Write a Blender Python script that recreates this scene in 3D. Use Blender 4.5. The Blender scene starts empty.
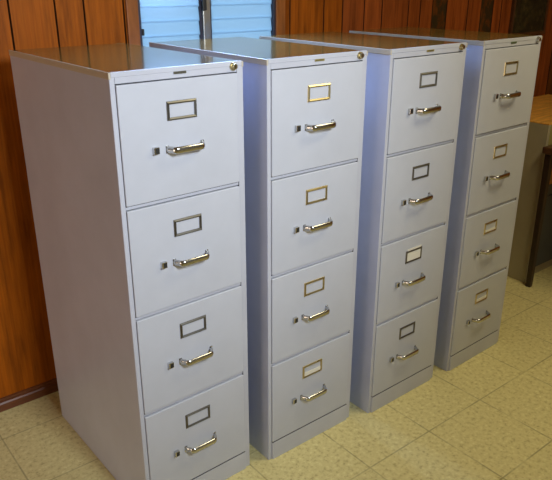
import bpy, bmesh, math, random
from mathutils import Vector, Matrix
random.seed(7)
scene = bpy.context.scene
col = scene.collection
scene.view_settings.view_transform = 'Standard'
scene.view_settings.look = 'None'
scene.view_settings.exposure = 0.0

# ------------------------------------------------------------------ materials
def new_mat(name):
    m = bpy.data.materials.new(name); m.use_nodes = True
    nt = m.node_tree
    return m, nt, nt.nodes['Principled BSDF']

def setp(b, **k):
    names = dict(color='Base Color', rough='Roughness', metal='Metallic', spec='Specular IOR Level', ior='IOR',
                 coat='Coat Weight', coat_rough='Coat Roughness')
    for key, v in k.items():
        s = b.inputs[names[key]]
        s.default_value = (*v, 1) if key == 'color' else v

def N(nt, t, **kw):
    n = nt.nodes.new(t)
    for k, v in kw.items(): setattr(n, k, v)
    return n

def ramp(nt, stops):
    r = N(nt, 'ShaderNodeValToRGB')
    e = r.color_ramp.elements
    while len(e) < len(stops): e.new(0.5)
    for i, (p, c) in enumerate(stops):
        e[i].position = p; e[i].color = (*c, 1)
    return r

def coords(nt, scale=(1, 1, 1)):
    tc = N(nt, 'ShaderNodeTexCoord'); mp = N(nt, 'ShaderNodeMapping')
    mp.inputs['Scale'].default_value = scale
    nt.links.new(tc.outputs['Object'], mp.inputs['Vector'])
    return mp.outputs['Vector']

def noise(nt, vec, scale, detail=4, rough=0.55):
    n = N(nt, 'ShaderNodeTexNoise')
    n.inputs['Scale'].default_value = scale; n.inputs['Detail'].default_value = detail
    n.inputs['Roughness'].default_value = rough
    nt.links.new(vec, n.inputs['Vector'])
    return n.outputs['Fac']

def painted(name, c, rough=0.38, var=0.06, spec=0.5):
    m, nt, b = new_mat(name)
    v = coords(nt)
    f = noise(nt, v, 5, 5, 0.6)
    d = [max(0, x * (1 - var)) for x in c]; u = [min(1, x * (1 + var)) for x in c]
    r = ramp(nt, [(0.3, d), (0.7, u)])
    nt.links.new(f, r.inputs['Fac']); nt.links.new(r.outputs['Color'], b.inputs['Base Color'])
    f2 = noise(nt, v, 14, 3)
    mr = N(nt, 'ShaderNodeMapRange')
    mr.inputs['To Min'].default_value = rough - 0.05; mr.inputs['To Max'].default_value = rough + 0.07
    nt.links.new(f2, mr.inputs['Value']); nt.links.new(mr.outputs['Result'], b.inputs['Roughness'])
    setp(b, spec=spec)
    return m

M = {}
M['paint'] = painted('lavender_grey_enamel', (0.515, 0.535, 0.63), 0.36)
M['drawer_paint'] = painted('lavender_grey_enamel_drawer', (0.525, 0.55, 0.64), 0.34, 0.045)
M['side_tint'] = painted('enamel_side_blue_light', (0.51, 0.55, 0.72), 0.36)  # blue window light between the cabinets is put into the side colour
M['rim_tint'] = painted('enamel_rim_warm_offset', (0.52, 0.47, 0.39), 0.4)  # warm tint in the colour counters the blue light on the rims
M['gap'] = painted('painted_gap_shade', (0.10, 0.10, 0.11), 0.7)
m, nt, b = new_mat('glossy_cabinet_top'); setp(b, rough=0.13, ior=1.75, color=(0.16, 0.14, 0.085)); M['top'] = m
v = coords(nt); f = noise(nt, v, 6, 4); r = ramp(nt, [(0.3, (0.165, 0.10, 0.026)), (0.7, (0.205, 0.13, 0.036))])  # brown reflection of the wood wall is partly put into the base colour
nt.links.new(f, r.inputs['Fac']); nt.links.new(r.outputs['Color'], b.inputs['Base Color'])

def metal(name, c, rough):
    m, nt, b = new_mat(name); setp(b, color=c, rough=rough, metal=1.0)
    v = coords(nt); f = noise(nt, v, 60, 3)
    mr = N(nt, 'ShaderNodeMapRange'); mr.inputs['To Min'].default_value = rough * .8; mr.inputs['To Max'].default_value = rough * 1.3
    nt.links.new(f, mr.inputs['Value']); nt.links.new(mr.outputs['Result'], b.inputs['Roughness'])
    return m
M['chrome'] = metal('warm_chrome', (0.56, 0.56, 0.55), 0.17)
M['bronze'] = metal('dull_nickel', (0.20, 0.195, 0.18), 0.36)
M['brass'] = metal('brass', (0.58, 0.49, 0.27), 0.28)
M['darkmetal'] = painted('dark_plate', (0.10, 0.095, 0.07), 0.4)
M['goldplate'] = painted('gold_plate', (0.30, 0.24, 0.08), 0.35)
M['greenplate'] = painted('green_plate', (0.12, 0.18, 0.08), 0.4)
M['black'] = painted('black_slot', (0.02, 0.02, 0.02), 0.5)
M['card'] = painted('paper_card', (0.78, 0.76, 0.68), 0.8, 0.03)

# wood planks with a colour attribute per plank
m, nt, b = new_mat('knotty_wood_panelling'); M['wood'] = m
at = N(nt, 'ShaderNodeAttribute'); at.attribute_name = 'plank'
v = coords(nt, (9, 9, 1.1))
f = noise(nt, v, 3.0, 6, 0.62)
r = ramp(nt, [(0.25, (0.45, 0.40, 0.36)), (0.5, (0.95, 0.95, 0.95)), (0.75, (1.25, 1.2, 1.1))])
nt.links.new(f, r.inputs['Fac'])
mx = N(nt, 'ShaderNodeMix', data_type='RGBA', blend_type='MULTIPLY'); mx.inputs['Factor'].default_value = 1.0
nt.links.new(at.outputs['Color'], mx.inputs['A']); nt.links.new(r.outputs['Color'], mx.inputs['B'])
v2 = coords(nt, (60, 60, 1.5)); f2 = noise(nt, v2, 2.0, 4, 0.6)
r2 = ramp(nt, [(0.35, (0.72, 0.68, 0.65)), (0.65, (1.1, 1.1, 1.1))])
nt.links.new(f2, r2.inputs['Fac'])
mx2 = N(nt, 'ShaderNodeMix', data_type='RGBA', blend_type='MULTIPLY'); mx2.inputs['Factor'].default_value = 0.8
nt.links.new(mx.outputs['Result'], mx2.inputs['A']); nt.links.new(r2.outputs['Color'], mx2.inputs['B'])
# dark knots, amount in the alpha of the attribute
v3 = coords(nt, (1, 1, 0.55)); f3 = noise(nt, v3, 26, 4, 0.7)
ad = N(nt, 'ShaderNodeMath', operation='SUBTRACT'); nt.links.new(at.outputs['Alpha'], ad.inputs[0]); nt.links.new(f3, ad.inputs[1])
st = N(nt, 'ShaderNodeMapRange'); st.inputs['From Min'].default_value = 0.0; st.inputs['From Max'].default_value = 0.12
nt.links.new(ad.outputs['Value'], st.inputs['Value'])
mx3 = N(nt, 'ShaderNodeMix', data_type='RGBA'); nt.links.new(st.outputs['Result'], mx3.inputs['Factor'])
nt.links.new(mx2.outputs['Result'], mx3.inputs['A']); mx3.inputs['B'].default_value = (0.045, 0.028, 0.012, 1)
nt.links.new(mx3.outputs['Result'], b.inputs['Base Color']); setp(b, rough=0.55, spec=0.15)

def wood(name, c, rough=0.4, axis=(2, 14, 14)):
    m, nt, b = new_mat(name)
    v = coords(nt, axis); f = noise(nt, v, 4, 5, 0.6)
    r = ramp(nt, [(0.3, [x * .65 for x in c]), (0.7, [min(1, x * 1.2) for x in c])])
    nt.links.new(f, r.inputs['Fac']); nt.links.new(r.outputs['Color'], b.inputs['Base Color']); setp(b, rough=rough)
    return m
M['trim'] = wood('dark_red_trim', (0.15, 0.045, 0.014), 0.4)
M['casing'] = wood('window_casing', (0.33, 0.105, 0.022), 0.4, (14, 14, 2))
M['tan'] = wood('tan_wood_top', (0.85, 0.42, 0.085), 0.35)
M['table'] = wood('dark_brown_wood', (0.085, 0.035, 0.014), 0.35)
M['tableleg'] = wood('black_brown_wood', (0.035, 0.018, 0.009), 0.4, (14, 14, 2))
M['orange_wood'] = wood('orange_brown_wood', (0.60, 0.24, 0.05), 0.45)
M['olive'] = painted('olive_grey_enamel', (0.40, 0.355, 0.24), 0.4)
M['olive_lit'] = painted('olive_enamel_lit_front', (0.36, 0.31, 0.12), 0.4)  # same olive enamel as lit on the front, light put into the colour
M['slate'] = painted('dark_slate', (0.06, 0.07, 0.075), 0.5)
M['plaster'] = painted('cream_plaster', (0.50, 0.44, 0.34), 0.85, 0.03)
M['alu'] = metal('grey_aluminium', (0.50, 0.47, 0.43), 0.38)
M['winframe'] = painted('dark_window_frame', (0.035, 0.035, 0.06), 0.5)

# vinyl floor tiles
m, nt, b = new_mat('beige_vinyl_tiles'); M['floor'] = m
tc = N(nt, 'ShaderNodeTexCoord'); sx = N(nt, 'ShaderNodeSeparateXYZ'); nt.links.new(tc.outputs['Object'], sx.inputs[0])
def line(out, off):
    a = N(nt, 'ShaderNodeMath', operation='ADD'); nt.links.new(out, a.inputs[0]); a.inputs[1].default_value = off
    d = N(nt, 'ShaderNodeMath', operation='DIVIDE'); nt.links.new(a.outputs[0], d.inputs[0]); d.inputs[1].default_value = 0.305
    fr = N(nt, 'ShaderNodeMath', operation='FRACT'); nt.links.new(d.outputs[0], fr.inputs[0])
    s = N(nt, 'ShaderNodeMath', operation='SUBTRACT'); nt.links.new(fr.outputs[0], s.inputs[0]); s.inputs[1].default_value = 0.5
    ab = N(nt, 'ShaderNodeMath', operation='ABSOLUTE'); nt.links.new(s.outputs[0], ab.inputs[0])
    fl = N(nt, 'ShaderNodeMath', operation='FLOOR'); nt.links.new(d.outputs[0], fl.inputs[0])
    return ab.outputs[0], fl.outputs[0]
lx, ix = line(sx.outputs['X'], 0.062 + 3.05); ly, iy = line(sx.outputs['Y'], 0.24 + 6.1)
mxx = N(nt, 'ShaderNodeMath', operation='MAXIMUM'); nt.links.new(lx, mxx.inputs[0]); nt.links.new(ly, mxx.inputs[1])
jr = N(nt, 'ShaderNodeMapRange'); jr.inputs['From Min'].default_value = 0.4885; jr.inputs['From Max'].default_value = 0.4955
nt.links.new(mxx.outputs[0], jr.inputs['Value'])
# break up the joints so that they fade here and there
v = coords(nt); fj = noise(nt, v, 7, 3)
jm = N(nt, 'ShaderNodeMapRange'); jm.inputs['From Min'].default_value = 0.36; jm.inputs['From Max'].default_value = 0.62
jm.inputs['To Min'].default_value = 0.15; jm.inputs['To Max'].default_value = 0.55
nt.links.new(fj, jm.inputs['Value'])
jx = N(nt, 'ShaderNodeMath', operation='MULTIPLY'); nt.links.new(jr.outputs[0], jx.inputs[0]); nt.links.new(jm.outputs[0], jx.inputs[1])
f1 = noise(nt, v, 62, 3, 0.65)
r1 = ramp(nt, [(0.30, (0.47, 0.385, 0.17)), (0.44, (0.67, 0.58, 0.285)), (0.60, (0.73, 0.64, 0.325)), (0.74, (0.86, 0.79, 0.47))])
nt.links.new(f1, r1.inputs['Fac'])
vor = N(nt, 'ShaderNodeTexVoronoi'); vor.inputs['Scale'].default_value = 55; nt.links.new(v, vor.inputs['Vector'])
r3 = ramp(nt, [(0.0, (0.60, 0.55, 0.47)), (0.17, (1, 1, 1))]); nt.links.new(vor.outputs['Distance'], r3.inputs['Fac'])
cm = N(nt, 'ShaderNodeMix', data_type='RGBA', blend_type='MULTIPLY'); cm.inputs['Factor'].default_value = 0.85
nt.links.new(r1.outputs['Color'], cm.inputs['A']); nt.links.new(r3.outputs['Color'], cm.inputs['B'])
cmb = N(nt, 'ShaderNodeCombineXYZ'); nt.links.new(ix, cmb.inputs[0]); nt.links.new(iy, cmb.inputs[1])
wn = N(nt, 'ShaderNodeTexWhiteNoise'); nt.links.new(cmb.outputs[0], wn.inputs['Vector'])
tr = ramp(nt, [(0, (1.06, 1.08, 1.03)), (1, (1.11, 1.13, 1.08))]); nt.links.new(wn.outputs['Value'], tr.inputs['Fac'])
cm2 = N(nt, 'ShaderNodeMix', data_type='RGBA', blend_type='MULTIPLY'); cm2.inputs['Factor'].default_value = 1
nt.links.new(cm.outputs['Result'], cm2.inputs['A']); nt.links.new(tr.outputs['Color'], cm2.inputs['B'])
cj = N(nt, 'ShaderNodeMix', data_type='RGBA'); nt.links.new(jx.outputs[0], cj.inputs['Factor'])
nt.links.new(cm2.outputs['Result'], cj.inputs['A']); cj.inputs['B'].default_value = (0.13, 0.10, 0.04, 1)
nt.links.new(cj.outputs['Result'], b.inputs['Base Color']); setp(b, rough=0.42)

# frosted louvre glass: light comes through from outside
m, nt, b = new_mat('frosted_louvre_glass'); M['louvre'] = m
out = nt.nodes['Material Output']
tl = N(nt, 'ShaderNodeBsdfTranslucent'); tl.inputs['Color'].default_value = (0.80, 0.88, 0.95, 1)
setp(b, color=(0.50, 0.60, 0.68), rough=0.3)
ms = N(nt, 'ShaderNodeMixShader'); ms.inputs[0].default_value = 0.85
nt.links.new(b.outputs[0], ms.inputs[1]); nt.links.new(tl.outputs[0], ms.inputs[2]); nt.links.new(ms.outputs[0], out.inputs['Surface'])

# mottled dark picture
m, nt, b = new_mat('dark_mottled_print'); M['print'] = m
v = coords(nt); f = noise(nt, v, 22, 6, 0.7)
r = ramp(nt, [(0.30, (0.006, 0.005, 0.002)), (0.48, (0.018, 0.013, 0.005)), (0.60, (0.05, 0.045, 0.014)), (0.72, (0.16, 0.07, 0.05))])
nt.links.new(f, r.inputs['Fac']); nt.links.new(r.outputs['Color'], b.inputs['Base Color']); setp(b, rough=0.6)

# ------------------------------------------------------------------ mesh helpers
def box(bm, x0, x1, y0, y1, z0, z1, mi=0):
    vs = [bm.verts.new((x, y, z)) for x in (x0, x1) for y in (y0, y1) for z in (z0, z1)]
    fs = [(0, 1, 3, 2), (4, 6, 7, 5), (0, 4, 5, 1), (2, 3, 7, 6), (0, 2, 6, 4), (1, 5, 7, 3)]
    out = []
    for f in fs:
        fc = bm.faces.new([vs[i] for i in f]); fc.material_index = mi; out.append(fc)
    return out

def sweep(bm, path, prof):
    """sweep a closed profile (u = across in z, v = across the path in xy) along a planar xy path at fixed z"""
    rings = []
    n = len(path)
    for i, p in enumerate(path):
        a = path[max(i - 1, 0)]; c = path[min(i + 1, n - 1)]
        t = Vector((c[0] - a[0], c[1] - a[1])).normalized(); nn = Vector((-t.y, t.x))
        rings.append([bm.verts.new((p[0] + nn.x * v, p[1] + nn.y * v, p[2] + u)) for u, v in prof])
    k = len(prof)
    for i in range(n - 1):
        for j in range(k):
            bm.faces.new((rings[i][j], rings[i][(j + 1) % k], rings[i + 1][(j + 1) % k], rings[i + 1][j]))
    bm.faces.new(rings[0]); bm.faces.new(rings[-1])

def disc_y(bm, cx, cz, y0, y1, r0, r1, n=24, mi=0):
    a = [bm.verts.new((cx + r0 * math.cos(2 * math.pi * i / n), y0, cz + r0 * math.sin(2 * math.pi * i / n))) for i in range(n)]
    c = [bm.verts.new((cx + r1 * math.cos(2 * math.pi * i / n), y1, cz + r1 * math.sin(2 * math.pi * i / n))) for i in range(n)]
    for i in range(n):
        bm.faces.new((a[i], a[(i + 1) % n], c[(i + 1) % n], c[i])).material_index = mi
    bm.faces.new(a).material_index = mi; bm.faces.new(c).material_index = mi

def obj(name, bm, mats, parent=None, bevel=0, smooth=False, segs=2):
    bmesh.ops.recalc_face_normals(bm, faces=bm.faces)
    me = bpy.data.meshes.new(name); bm.to_mesh(me); bm.free()
    o = bpy.data.objects.new(name, me); col.objects.link(o)
    for mm in (mats if isinstance(mats, (list, tuple)) else [mats]): me.materials.append(mm)
    if smooth:
        for p in me.polygons: p.use_smooth = True
    if parent: o.parent = parent
    if bevel:
        md = o.modifiers.new('bevel', 'BEVEL'); md.width = bevel; md.segments = segs
        md.limit_method = 'ANGLE'; md.angle_limit = math.radians(40); md.harden_normals = False
    return o

def empty(name, loc=(0, 0, 0), rz=0):
    o = bpy.data.objects.new(name, None); col.objects.link(o)
    o.location = loc; o.rotation_euler = (0, 0, rz); o.empty_display_size = .1
    return o

def tag(o, label, cat, group=None):
    o['label'] = label; o['category'] = cat
    if group: o['group'] = group
    return o

def struct(name, bm, mats, **k):
    o = obj(name, bm, mats, **k)
    if not k.get('parent'): o['kind'] = 'structure'
    return o

# ------------------------------------------------------------------ the room
WY = 0.855           # wall face
bm = bmesh.new(); box(bm, -3.0, 4.2, -4.0, WY + .1, -0.1, 0.0); struct('floor', bm, M['floor'])
bm = bmesh.new(); box(bm, -3.0, 4.2, -4.0, WY + .1, 2.55, 2.65); struct('ceiling', bm, M['plaster'])
bm = bmesh.new(); box(bm, -3.1, -3.0, -4.0, WY + .1, 0.0, 2.55); struct('wall_left', bm, M['plaster'])
bm = bmesh.new(); box(bm, 4.2, 4.3, -4.0, WY + .1, 0.0, 2.55); struct('wall_right', bm, M['orange_wood'])

# panelled back wall with the window opening
WX0, WX1, WZ0, WZ1 = 0.072, 0.706, 0.80, 2.05
warm = (0.38, 0.098, 0.004); mid = (0.35, 0.088, 0.005); red = (0.34, 0.085, 0.018); dk = (0.17, 0.055, 0.011)
edges = [(-3.0, mid, .1), (-2.6, warm, .1), (-2.3, mid, .1), (-2.05, warm, .1), (-1.75, mid, .1), (-1.5, warm, .1), (-1.25, mid, .1), (-1.02, warm, .2), (-0.82, mid, .1),
         (-0.625, warm, .1), (-0.380, warm, .1), (-0.229, warm, .15), (-0.128, warm, .1), (0.020, warm, .1), (WX0, warm, 0.1), (0.39, mid, .1),
         (WX1, mid, .1), (0.79, mid, .1), (0.985, mid, .1), (1.10, red, .1), (1.24, red, .2), (1.36, red, .1), (1.55, red, .1),
         (1.64, red, .3), (1.735, dk, .60), (1.85, red, .36), (2.03, red, .4), (2.15, dk, .58), (2.26, red, .3), (2.34, red, .2), (2.44, red, .3), (2.75, red, .2), (2.95, dk, .4),
         (3.2, red, .3), (3.5, red, .2), (3.8, dk, .4), (4.2, None, 0)]
bm = bmesh.new()
cl = bm.loops.layers.float_color.new('plank')
def plank(x0, x1, z0, z1, c, k):
    g = 0.0010; ch = 0.0024
    jit = random.uniform(.9, 1.1)
    y = WY
    P = [(x0 + g, y + .012), (x0 + g, y + ch), (x0 + g + ch, y), (x1 - g - ch, y), (x1 - g, y + ch), (x1 - g, y + .012)]
    lo = [bm.verts.new((px, py, z0)) for px, py in P]; hi = [bm.verts.new((px, py, z1)) for px, py in P]
    fs = []
    for i in range(len(P) - 1): fs.append(bm.faces.new((lo[i], lo[i + 1], hi[i + 1], hi[i])))
    fs.append(bm.faces.new(lo)); fs.append(bm.faces.new(hi))
    for i, f in enumerate(fs):
        q = 1.0 if i == 2 else 0.10  # groove faces painted dark as shade, which hides their highlights
        for l in f.loops: l[cl] = (c[0] * jit * q, c[1] * jit * q, c[2] * jit * q, k)
def back(x0, x1, z0, z1):
    for f in box(bm, x0, x1, WY + .01, WY + .1, z0, z1):
        for l in f.loops: l[cl] = (0.05, 0.018, 0.006, 0)
for i in range(len(edges) - 1):
    x0, c, k = edges[i]; x1 = edges[i + 1][0]
    if x0 >= WX0 - 1e-6 and x1 <= WX1 + 1e-6:
        plank(x0, x1, 0, WZ0, c, k); plank(x0, x1, WZ1, 2.55, c, k)
    else: plank(x0, x1, 0, 2.55, c, k)
back(-3.0, WX0, 0, 2.55); back(WX1, 4.2, 0, 2.55); back(WX0, WX1, 0, WZ0); back(WX0, WX1, WZ1, 2.55)
struct('wall_back', bm, M['wood'])

# baseboard: flat board with a small cap
bm = bmesh.new()
pr = [(WY, 0), (WY - .016, 0), (WY - .016, .030), (WY - .012, .036), (WY - .006, .039), (WY - .006, .048), (WY, .050)]
a = [bm.verts.new((-3.0, y, z)) for y, z in pr]; c = [bm.verts.new((4.2, y, z)) for y, z in pr]
for i in range(len(pr)): bm.faces.new((a[i], a[(i + 1) % len(pr)], c[(i + 1) % len(pr)], c[i]))
bm.faces.new(a); bm.faces.new(c)
struct('baseboard_back', bm, M['trim'])

# window with two louvred sashes
w = empty('window_1', ((WX0 + WX1) / 2, WY, WZ0)); w['kind'] = 'structure'
ox, oy, oz = w.location
def wbox(name, bxs, mats, bevel=0):
    bm = bmesh.new()
    for (x0, x1, y0, y1, z0, z1) in bxs: box(bm, x0 - ox, x1 - ox, y0 - oy, y1 - oy, z0 - oz, z1 - oz)
    return obj(name, bm, mats, w, bevel)
wbox('window_frame', [(WX0, WX0 + .010, WY - .008, WY + .09, WZ0, WZ1), (WX1 - .012, WX1, WY - .008, WY + .09, WZ0, WZ1),
                      (WX0 + .010, WX1 - .012, WY - .008, WY + .09, WZ0, WZ0 + .012), (WX0 + .010, WX1 - .012, WY - .008, WY + .09, WZ1 - .012, WZ1)], M['winframe'], .002)
MX0, MX1 = 0.338, 0.392
wbox('mullion_post', [(MX0 + .012, MX1 - .008, WY - .006, WY + .05, WZ0 + .012, WZ1 - .012)], M['alu'], .003)
wbox('mullion_channel', [(MX0, MX0 + .012, WY + .002, WY + .05, WZ0 + .012, WZ1 - .012), (MX1 - .008, MX1, WY + .002, WY + .05, WZ0 + .012, WZ1 - .012)], M['winframe'])
lat = wbox('louvre_latch', [(MX0 + .006, MX0 + .024, WY - .016, WY - .006, 1.405, 1.55)], M['black'], .003)
wbox('frame_hinge', [(WX0 + .010, WX0 + .018, WY - .012, WY + .004, 1.325, 1.348)], M['black'], .002)
pitch = 0.0525
def sash(x0, x1):
    bm = bmesh.new()
    z = 1.426 + pitch * 11
    while z > WZ0 + .02:
        z0 = max(z - pitch - .006, WZ0 + .013); z1 = min(z, WZ1 - .013)
        if z1 > z0:
            # each slat leans: bottom edge towards the room, overlapping the one below
            vs = []
            for (yy, zz) in ((WY + .014, z1), (WY + .011, z1), (WY + .003, z0), (WY + .006, z0)):
                vs.append((bm.verts.new((x0 - .004 - ox, yy - oy, zz - oz)), bm.verts.new((x1 + .004 - ox, yy - oy, zz - oz))))
            for i in range(4):
                q = vs[i]; s = vs[(i + 1) % 4]
                bm.faces.new((q[0], q[1], s[1], s[0]))
            bm.faces.new([q[0] for q in vs]); bm.faces.new([q[1] for q in vs])
        z -= pitch
    return obj('louvre_glass', bm, M['louvre'], w)
sash(WX0 + .010, MX0); sash(MX1, WX1 - .012)
# wooden casing strips at the sides of the window
for i, (x0, x1) in enumerate([(WX0 - .046, WX0), (WX1, WX1 + .05)]):
    bm = bmesh.new(); box(bm, x0, x1, WY - .012, WY, WZ0 - .05, WZ1 + .05)
    struct('trim_%d' % (i + 1), bm, M['casing'], bevel=.003)

# ------------------------------------------------------------------ filing cabinets
W, H = 0.381, 1.321
ST_L, ST_R = 0.0148, 0.0215
TOPZ = [1.291 - .3085 * k for k in range(4)]
DH = 0.296
def body_mesh(D):
    bm = bmesh.new()
    t = .02
    box(bm, ST_L - .003, W - ST_R + .003, t, D - .0005, 0.0, H - .0045)   # carcass
    box(bm, 0, ST_L - .0015, 0, D, 0, H - .004)        # sides with their front stiles
    box(bm, W - ST_R + .0015, W, 0, D, 0, H - .004)
    box(bm, ST_L - .0015, W - ST_R + .0015, 0, t, 1.2935, H - .004)
    box(bm, ST_L - .0015, W - ST_R + .0015, -.0058, t, 0.0, .0686)
    for k in range(3):                                  # rails between the drawers, set back a little
        box(bm, ST_L - .0015, W - ST_R + .0015, .002, t, TOPZ[k + 1] + .002, TOPZ[k] - DH - .002)
    for f in list(bm.faces):                            # shade inside the drawer openings is painted dark
        ce = f.calc_center_median(); n = f.normal
    bm.normal_update()
    for f in bm.faces:
        ce = f.calc_center_median()
        if abs(ce.y - t) < 1e-5: f.material_index = 1
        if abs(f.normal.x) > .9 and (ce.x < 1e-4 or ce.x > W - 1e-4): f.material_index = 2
        if 1e-4 < ce.y < D and ce.x > 1e-4 and ce.x < W - 1e-4 and ST_L - .002 < ce.x < W - ST_R + .002 and abs(f.normal.y) < .5 and .05 < ce.z < 1.3: f.material_index = 1
    # pressed seam along the sides under the top
    return bm

def drawer_mesh():
    bm = bmesh.new()
    box(bm, ST_L - .0004, W - ST_R + .0004, -.0035, .0195, -DH, 0)
    return bm

PR = []
for i in range(10):
    a = 2 * math.pi * i / 10
    PR.append((0.0092 * math.cos(a) * (1 if abs(math.cos(a)) < .9 else .95), 0.0042 * math.sin(a)))
def handle_mesh():
    bm = bmesh.new()
    x0, x1, yo, r = .141, .239, -.030, .012
    path = [(x0 - .003, -.003, 0), (x0 - .001, -.012, 0)]
    for i in range(6):
        a = math.pi + math.pi / 2 * i / 5
        path.append((x0 + .004 + r + r * math.cos(a), yo + r + r * math.sin(a), 0))
    for i in range(6):
        a = 1.5 * math.pi + math.pi / 2 * i / 5
        path.append((x1 - .004 - r + r * math.cos(a), yo + r + r * math.sin(a), 0))
    path += [(x1 + .001, -.012, 0), (x1 + .003, -.003, 0)]
    sweep(bm, path, PR)
    for x in (x0 - .003, x1 + .003):                    # feet pressed against the drawer
        box(bm, x - .0045, x + .0045, -.0055, -.0032, -.0095, .0095)
    return bm

def holder_mesh():
    bm = bmesh.new()
    x0, x1, z0, z1 = .1425, .2300, -.0985, -.0505
    def ring(d, y): return [bm.verts.new(p) for p in ((x0 + d, y, z0 + d), (x1 - d, y, z0 + d), (x1 - d, y, z1 - d), (x0 + d, y, z1 - d))]
    rs = [ring(0, -.0034), ring(.0008, -.0058), ring(.0040, -.0078), ring(.0074, -.0060), ring(.0078, -.0034)]
    for a, b_ in zip(rs, rs[1:]):
        for i in range(4): bm.faces.new((a[i], a[(i + 1) % 4], b_[(i + 1) % 4], b_[i]))
    return bm

def latch_mesh():
    bm = bmesh.new()
    box(bm, .096, .1115, -.013, -.0033, -.0085, .0085)
    box(bm, .1005, .1107, -.0138, -.0128, -.0072, .0060, 1)
    return bm


def cabinet(x, y, rz, D, label, holder, plate, cards, handle_mat):
    t = empty('filing_cabinet', (x, y, 0), rz)
    tag(t, label, 'filing cabinet', 'four drawer filing cabinets in the row')
    obj('body', body_mesh(D), [M['paint'], M['gap'], M['side_tint']], t, .0016)
    bm = bmesh.new()                                    # folded sheet top with a rolled rim
    box(bm, 0.004, W - .004, .004, D + .0015, H - .0075, H - .0012, 1)
    for (a, b_, c, d) in ((-.0015, .004, -.0012, D), (W - .004, W + .0015, -.0012, D)):
        box(bm, a, b_, c, d, H - .016, H - .0002 if a < 0 else H - .0022)
    box(bm, .004, W - .004, -.0012, .006, H - .012, H + .0002, 2)
    obj('cabinet_top', bm, [M['rim_tint'], M['top'], M['paint']], t, .0012)
    for k in range(4):
        d = obj('drawer', drawer_mesh(), M['drawer_paint'], t, .0022, segs=3); d.location = (0, 0, TOPZ[k])
        h = obj('handle', handle_mesh(), handle_mat, d, 0, True); h.location = (0, 0, -.169)
        md = h.modifiers.new('edge', 'EDGE_SPLIT'); md.split_angle = math.radians(50)
        obj('label_holder', holder_mesh(), holder, d)
        l = obj('thumb_latch', latch_mesh(), [M['chrome'], M['black']], d, .001); l.location = (0, 0, -.1665)
        if k in cards:
            z0, z1 = cards[k]
            bm = bmesh.new(); box(bm, .1505, .2255, -.0050, -.0037, z0, z1)
            c = obj('label_card', bm, M['card'], d); c['label'] = 'white paper card in the label holder'
    bm = bmesh.new()                                    # push lock: ring, barrel and key slot
    disc_y(bm, .3485, 1.3085, -.0003, -.006, .0112, .0100)
    disc_y(bm, .3485, 1.3085, -.006, -.0125, .0082, .0070)
    box(bm, .3474, .3496, -.0132, -.0124, 1.3042, 1.3128, 1)
    lk = obj('lock', bm, [M['brass'] if plate != 'greenplate' else M['chrome'], M['black']], t, .0006)
    bm = bmesh.new()                                    # small badge on the top band
    box(bm, .170, .2055, -.0022, -.0003, 1.3035, 1.3095)
    for q in range(6):                                  # unreadable raised strokes
        xx = .174 + q * .0048
        box(bm, xx, xx + .0022, -.0028, -.0021, 1.3050, 1.3080, 1)
    obj('badge', bm, [M[plate], M['bronze']], t)
    return t

cabinet(-.4442, .0168, .0139, .659, 'leftmost pale grey four drawer cabinet, whole left side showing', M['bronze'], 'darkmetal', {}, M['chrome'])
cabinet(0, 0, 0, .644, 'second pale grey filing cabinet from the left, in front of the window', M['brass'], 'goldplate', {3: (-.095, -.077)}, M['chrome'])
cabinet(.4507, -.0300, .0101, .646, 'third filing cabinet from the left, paper card above a label holder', M['bronze'], 'goldplate', {2: (-.096, -.044)}, M['chrome'])
cabinet(.9125, -.0357, .0267, .636, 'rightmost grey filing cabinet, beside the low olive cabinet', M['brass'], 'greenplate', {3: (-.095, -.079), 2: (-.095, -.082)}, M['chrome'])

# ------------------------------------------------------------------ low cabinet and table at the right
CX, CY0, CY1, CX1, CH = 1.938, 0.244, 0.725, 2.75, 0.855
t = empty('low_cabinet', (CX, CY0, 0)); tag(t, 'low olive grey metal cabinet with tan wooden top behind the dark table', 'cabinet')
def cb(name, bxs, mats, parent=t, bevel=.002):
    bm = bmesh.new()
    for (x0, x1, y0, y1, z0, z1) in bxs: box(bm, x0, x1, y0, y1, z0, z1)
    return obj(name, bm, mats, parent, bevel)
LW, LD = CX1 - CX, CY1 - CY0
cb('body', [(0, .02, 0, LD, 0, CH - .004), (LW - .02, LW, 0, LD, 0, CH - .004), (.02, LW - .02, LD - .02, LD, 0, CH - .004),
            (.02, LW - .02, .03, LD - .02, 0, .06), (.02, LW - .02, 0.004, LD - .02, .705, .725)], M['olive'])
cb('front_rail', [(.02, LW - .02, -.002, .018, .726, CH - .005)], M['olive_lit'])
cb('cabinet_top', [(0, LW, 0, LD, CH - .004, CH + .004)], M['tan'])
dr = cb('drawer', [(.022, LW - .022, .002, .02, .53, .665)], M['orange_wood'])
cb('drawer_pull', [(LW / 2 - .06, LW / 2 + .06, -.015, .003, .59, .605)], M['bronze'], dr)
cb('drawer_surround', [(.02, LW - .02, .003, .02, .666, .704), (.02, LW - .02, .003, .02, .47, .529)], M['slate'])
d1 = cb('door', [(.022, LW / 2 - .002, .004, .02, .065, .465)], M['slate']); d2 = cb('door', [(LW / 2 + .002, LW - .022, .004, .02, .065, .465)], M['slate'])
for d, xx in ((d1, LW / 2 - .03), (d2, LW / 2 + .03)): cb('door_knob', [(xx - .008, xx + .008, -.014, .005, .40, .416)], M['bronze'], d)

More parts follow.
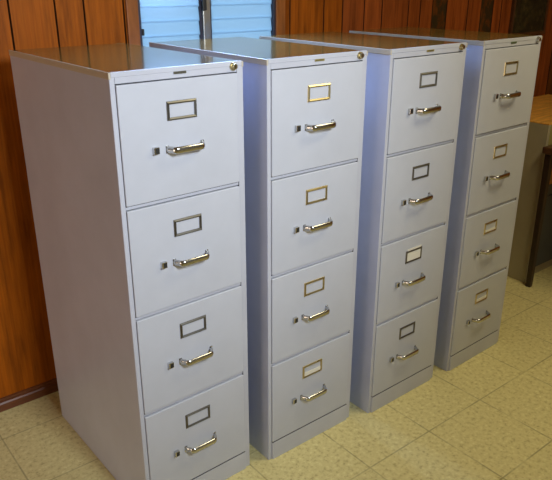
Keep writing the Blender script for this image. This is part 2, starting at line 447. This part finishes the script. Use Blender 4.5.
TX, TY1 = 1.888, 0.234
tb = empty('side_table', (TX, TY1, 0)); tag(tb, 'dark brown wooden table at the right edge, in front of the low cabinet', 'table')
TL, TD = 1.1, .62
cb('table_top', [(0, TL, -TD, 0, .720, .755)], M['table'], tb, .006)
for (x, y) in ((.012, -.044), (TL - .052, -.044), (.012, -TD + .012), (TL - .052, -TD + .012)):
    bm = bmesh.new()
    a = .032; b2 = .026
    lo = [(x + a / 2 + sx_ * b2 / 2, y + a / 2 + sy_ * b2 / 2, 0) for sx_, sy_ in ((-1, -1), (1, -1), (1, 1), (-1, 1))]
    hi = [(x + a / 2 + sx_ * a / 2, y + a / 2 + sy_ * a / 2, .72) for sx_, sy_ in ((-1, -1), (1, -1), (1, 1), (-1, 1))]
    lo = [bm.verts.new(p) for p in lo]; hi = [bm.verts.new(p) for p in hi]
    for i in range(4): bm.faces.new((lo[i], lo[(i + 1) % 4], hi[(i + 1) % 4], hi[i]))
    bm.faces.new(lo); bm.faces.new(hi)
    obj('leg', bm, M['tableleg'], tb, .002)

# dark mottled picture on the wall
PX0, PX1, PZ0, PZ1 = 2.435, 2.80, 1.205, 1.80
p = empty('wall_picture', ((PX0 + PX1) / 2, WY, PZ0)); tag(p, 'dark mottled picture in a thin brown frame hanging on the panelled wall', 'picture')
hw, hh = (PX1 - PX0) / 2, PZ1 - PZ0
cb('canvas', [(-hw + .018, hw - .018, -.014, -.0005, .012, hh - .012)], M['print'], p, 0)
bm = bmesh.new()
rings = []
for d, y in ((0, -.0005), (0, -.020), (.018, -.020), (.018, -.0005)):
    rings.append([bm.verts.new(v_) for v_ in ((-hw + d, y, d), (hw - d, y, d), (hw - d, y, hh - d), (-hw + d, y, hh - d))])
for i in range(4):
    for j in range(4):
        bm.faces.new((rings[i][j], rings[i][(j + 1) % 4], rings[(i + 1) % 4][(j + 1) % 4], rings[(i + 1) % 4][j]))
obj('picture_frame', bm, M['table'], p, .002)

# ------------------------------------------------------------------ light
def area(name, loc, target, size, power, color, sy=None):
    l = bpy.data.lights.new(name, 'AREA'); l.energy = power; l.color = color; l.size = size
    if sy: l.shape = 'RECTANGLE'; l.size_y = sy
    o = bpy.data.objects.new(name, l); col.objects.link(o); o.location = loc
    o.rotation_euler = (Vector(target) - Vector(loc)).to_track_quat('-Z', 'Y').to_euler()
    return o
def spot(name, loc, target, radius, power, color, ang):
    l = bpy.data.lights.new(name, 'SPOT'); l.energy = power; l.color = color; l.shadow_soft_size = radius
    l.spot_size = math.radians(ang); l.spot_blend = 1.0
    o = bpy.data.objects.new(name, l); col.objects.link(o); o.location = loc
    o.rotation_euler = (Vector(target) - Vector(loc)).to_track_quat('-Z', 'Y').to_euler()
    return o
spot('cool_room_lamp', (-0.30, -1.75, 1.95), (-0.26, 0.0, 1.22), 0.22, 152, (0.91, 0.99, 1.05), 74)
area('warm_floor_fill', (1.3, -0.95, 2.5), (1.3, -0.9, 0), 1.2, 23, (1.0, 0.88, 0.56), 0.6)  # added warm fill, brightens the floor and the right end
area('left_fill', (-2.8, -0.35, 0.62), (-0.5, 0.3, 0.85), 0.9, 11.5, (1.0, 0.82, 0.66))  # added fill, brightens the side of the leftmost cabinet; no window there
area('window_daylight', (0.30, WY - .05, 1.80), (0.0, -0.6, 1.0), 0.42, 12, (0.36, 0.56, 1.0), 0.5).data.spread = math.radians(105)
sun = bpy.data.lights.new('outdoor_daylight', 'SUN'); sun.energy = 3.5; sun.color = (0.345, 0.68, 1.0); sun.angle = .3
so = bpy.data.objects.new('outdoor_daylight', sun); col.objects.link(so)
so.location = (0.4, 4, 3); so.rotation_euler = Vector((0.05, -1, -.38)).to_track_quat('-Z', 'Y').to_euler()
wd = bpy.data.worlds.new('world'); scene.world = wd; wd.use_nodes = True
bg = wd.node_tree.nodes['Background']; bg.inputs['Color'].default_value = (1.0, 0.84, 0.60, 1); bg.inputs['Strength'].default_value = 0.15

# ------------------------------------------------------------------ camera
cam = bpy.data.cameras.new('camera'); co = bpy.data.objects.new('camera', cam); col.objects.link(co)
co.location = (-1.101, -1.416, 1.522); co.rotation_euler = (math.radians(68.23), math.radians(-0.03), math.radians(-38.63))
cam.sensor_fit = 'HORIZONTAL'; cam.sensor_width = 36; cam.lens = 656.6 / 552 * 36; cam.clip_start = .01
scene.camera = co
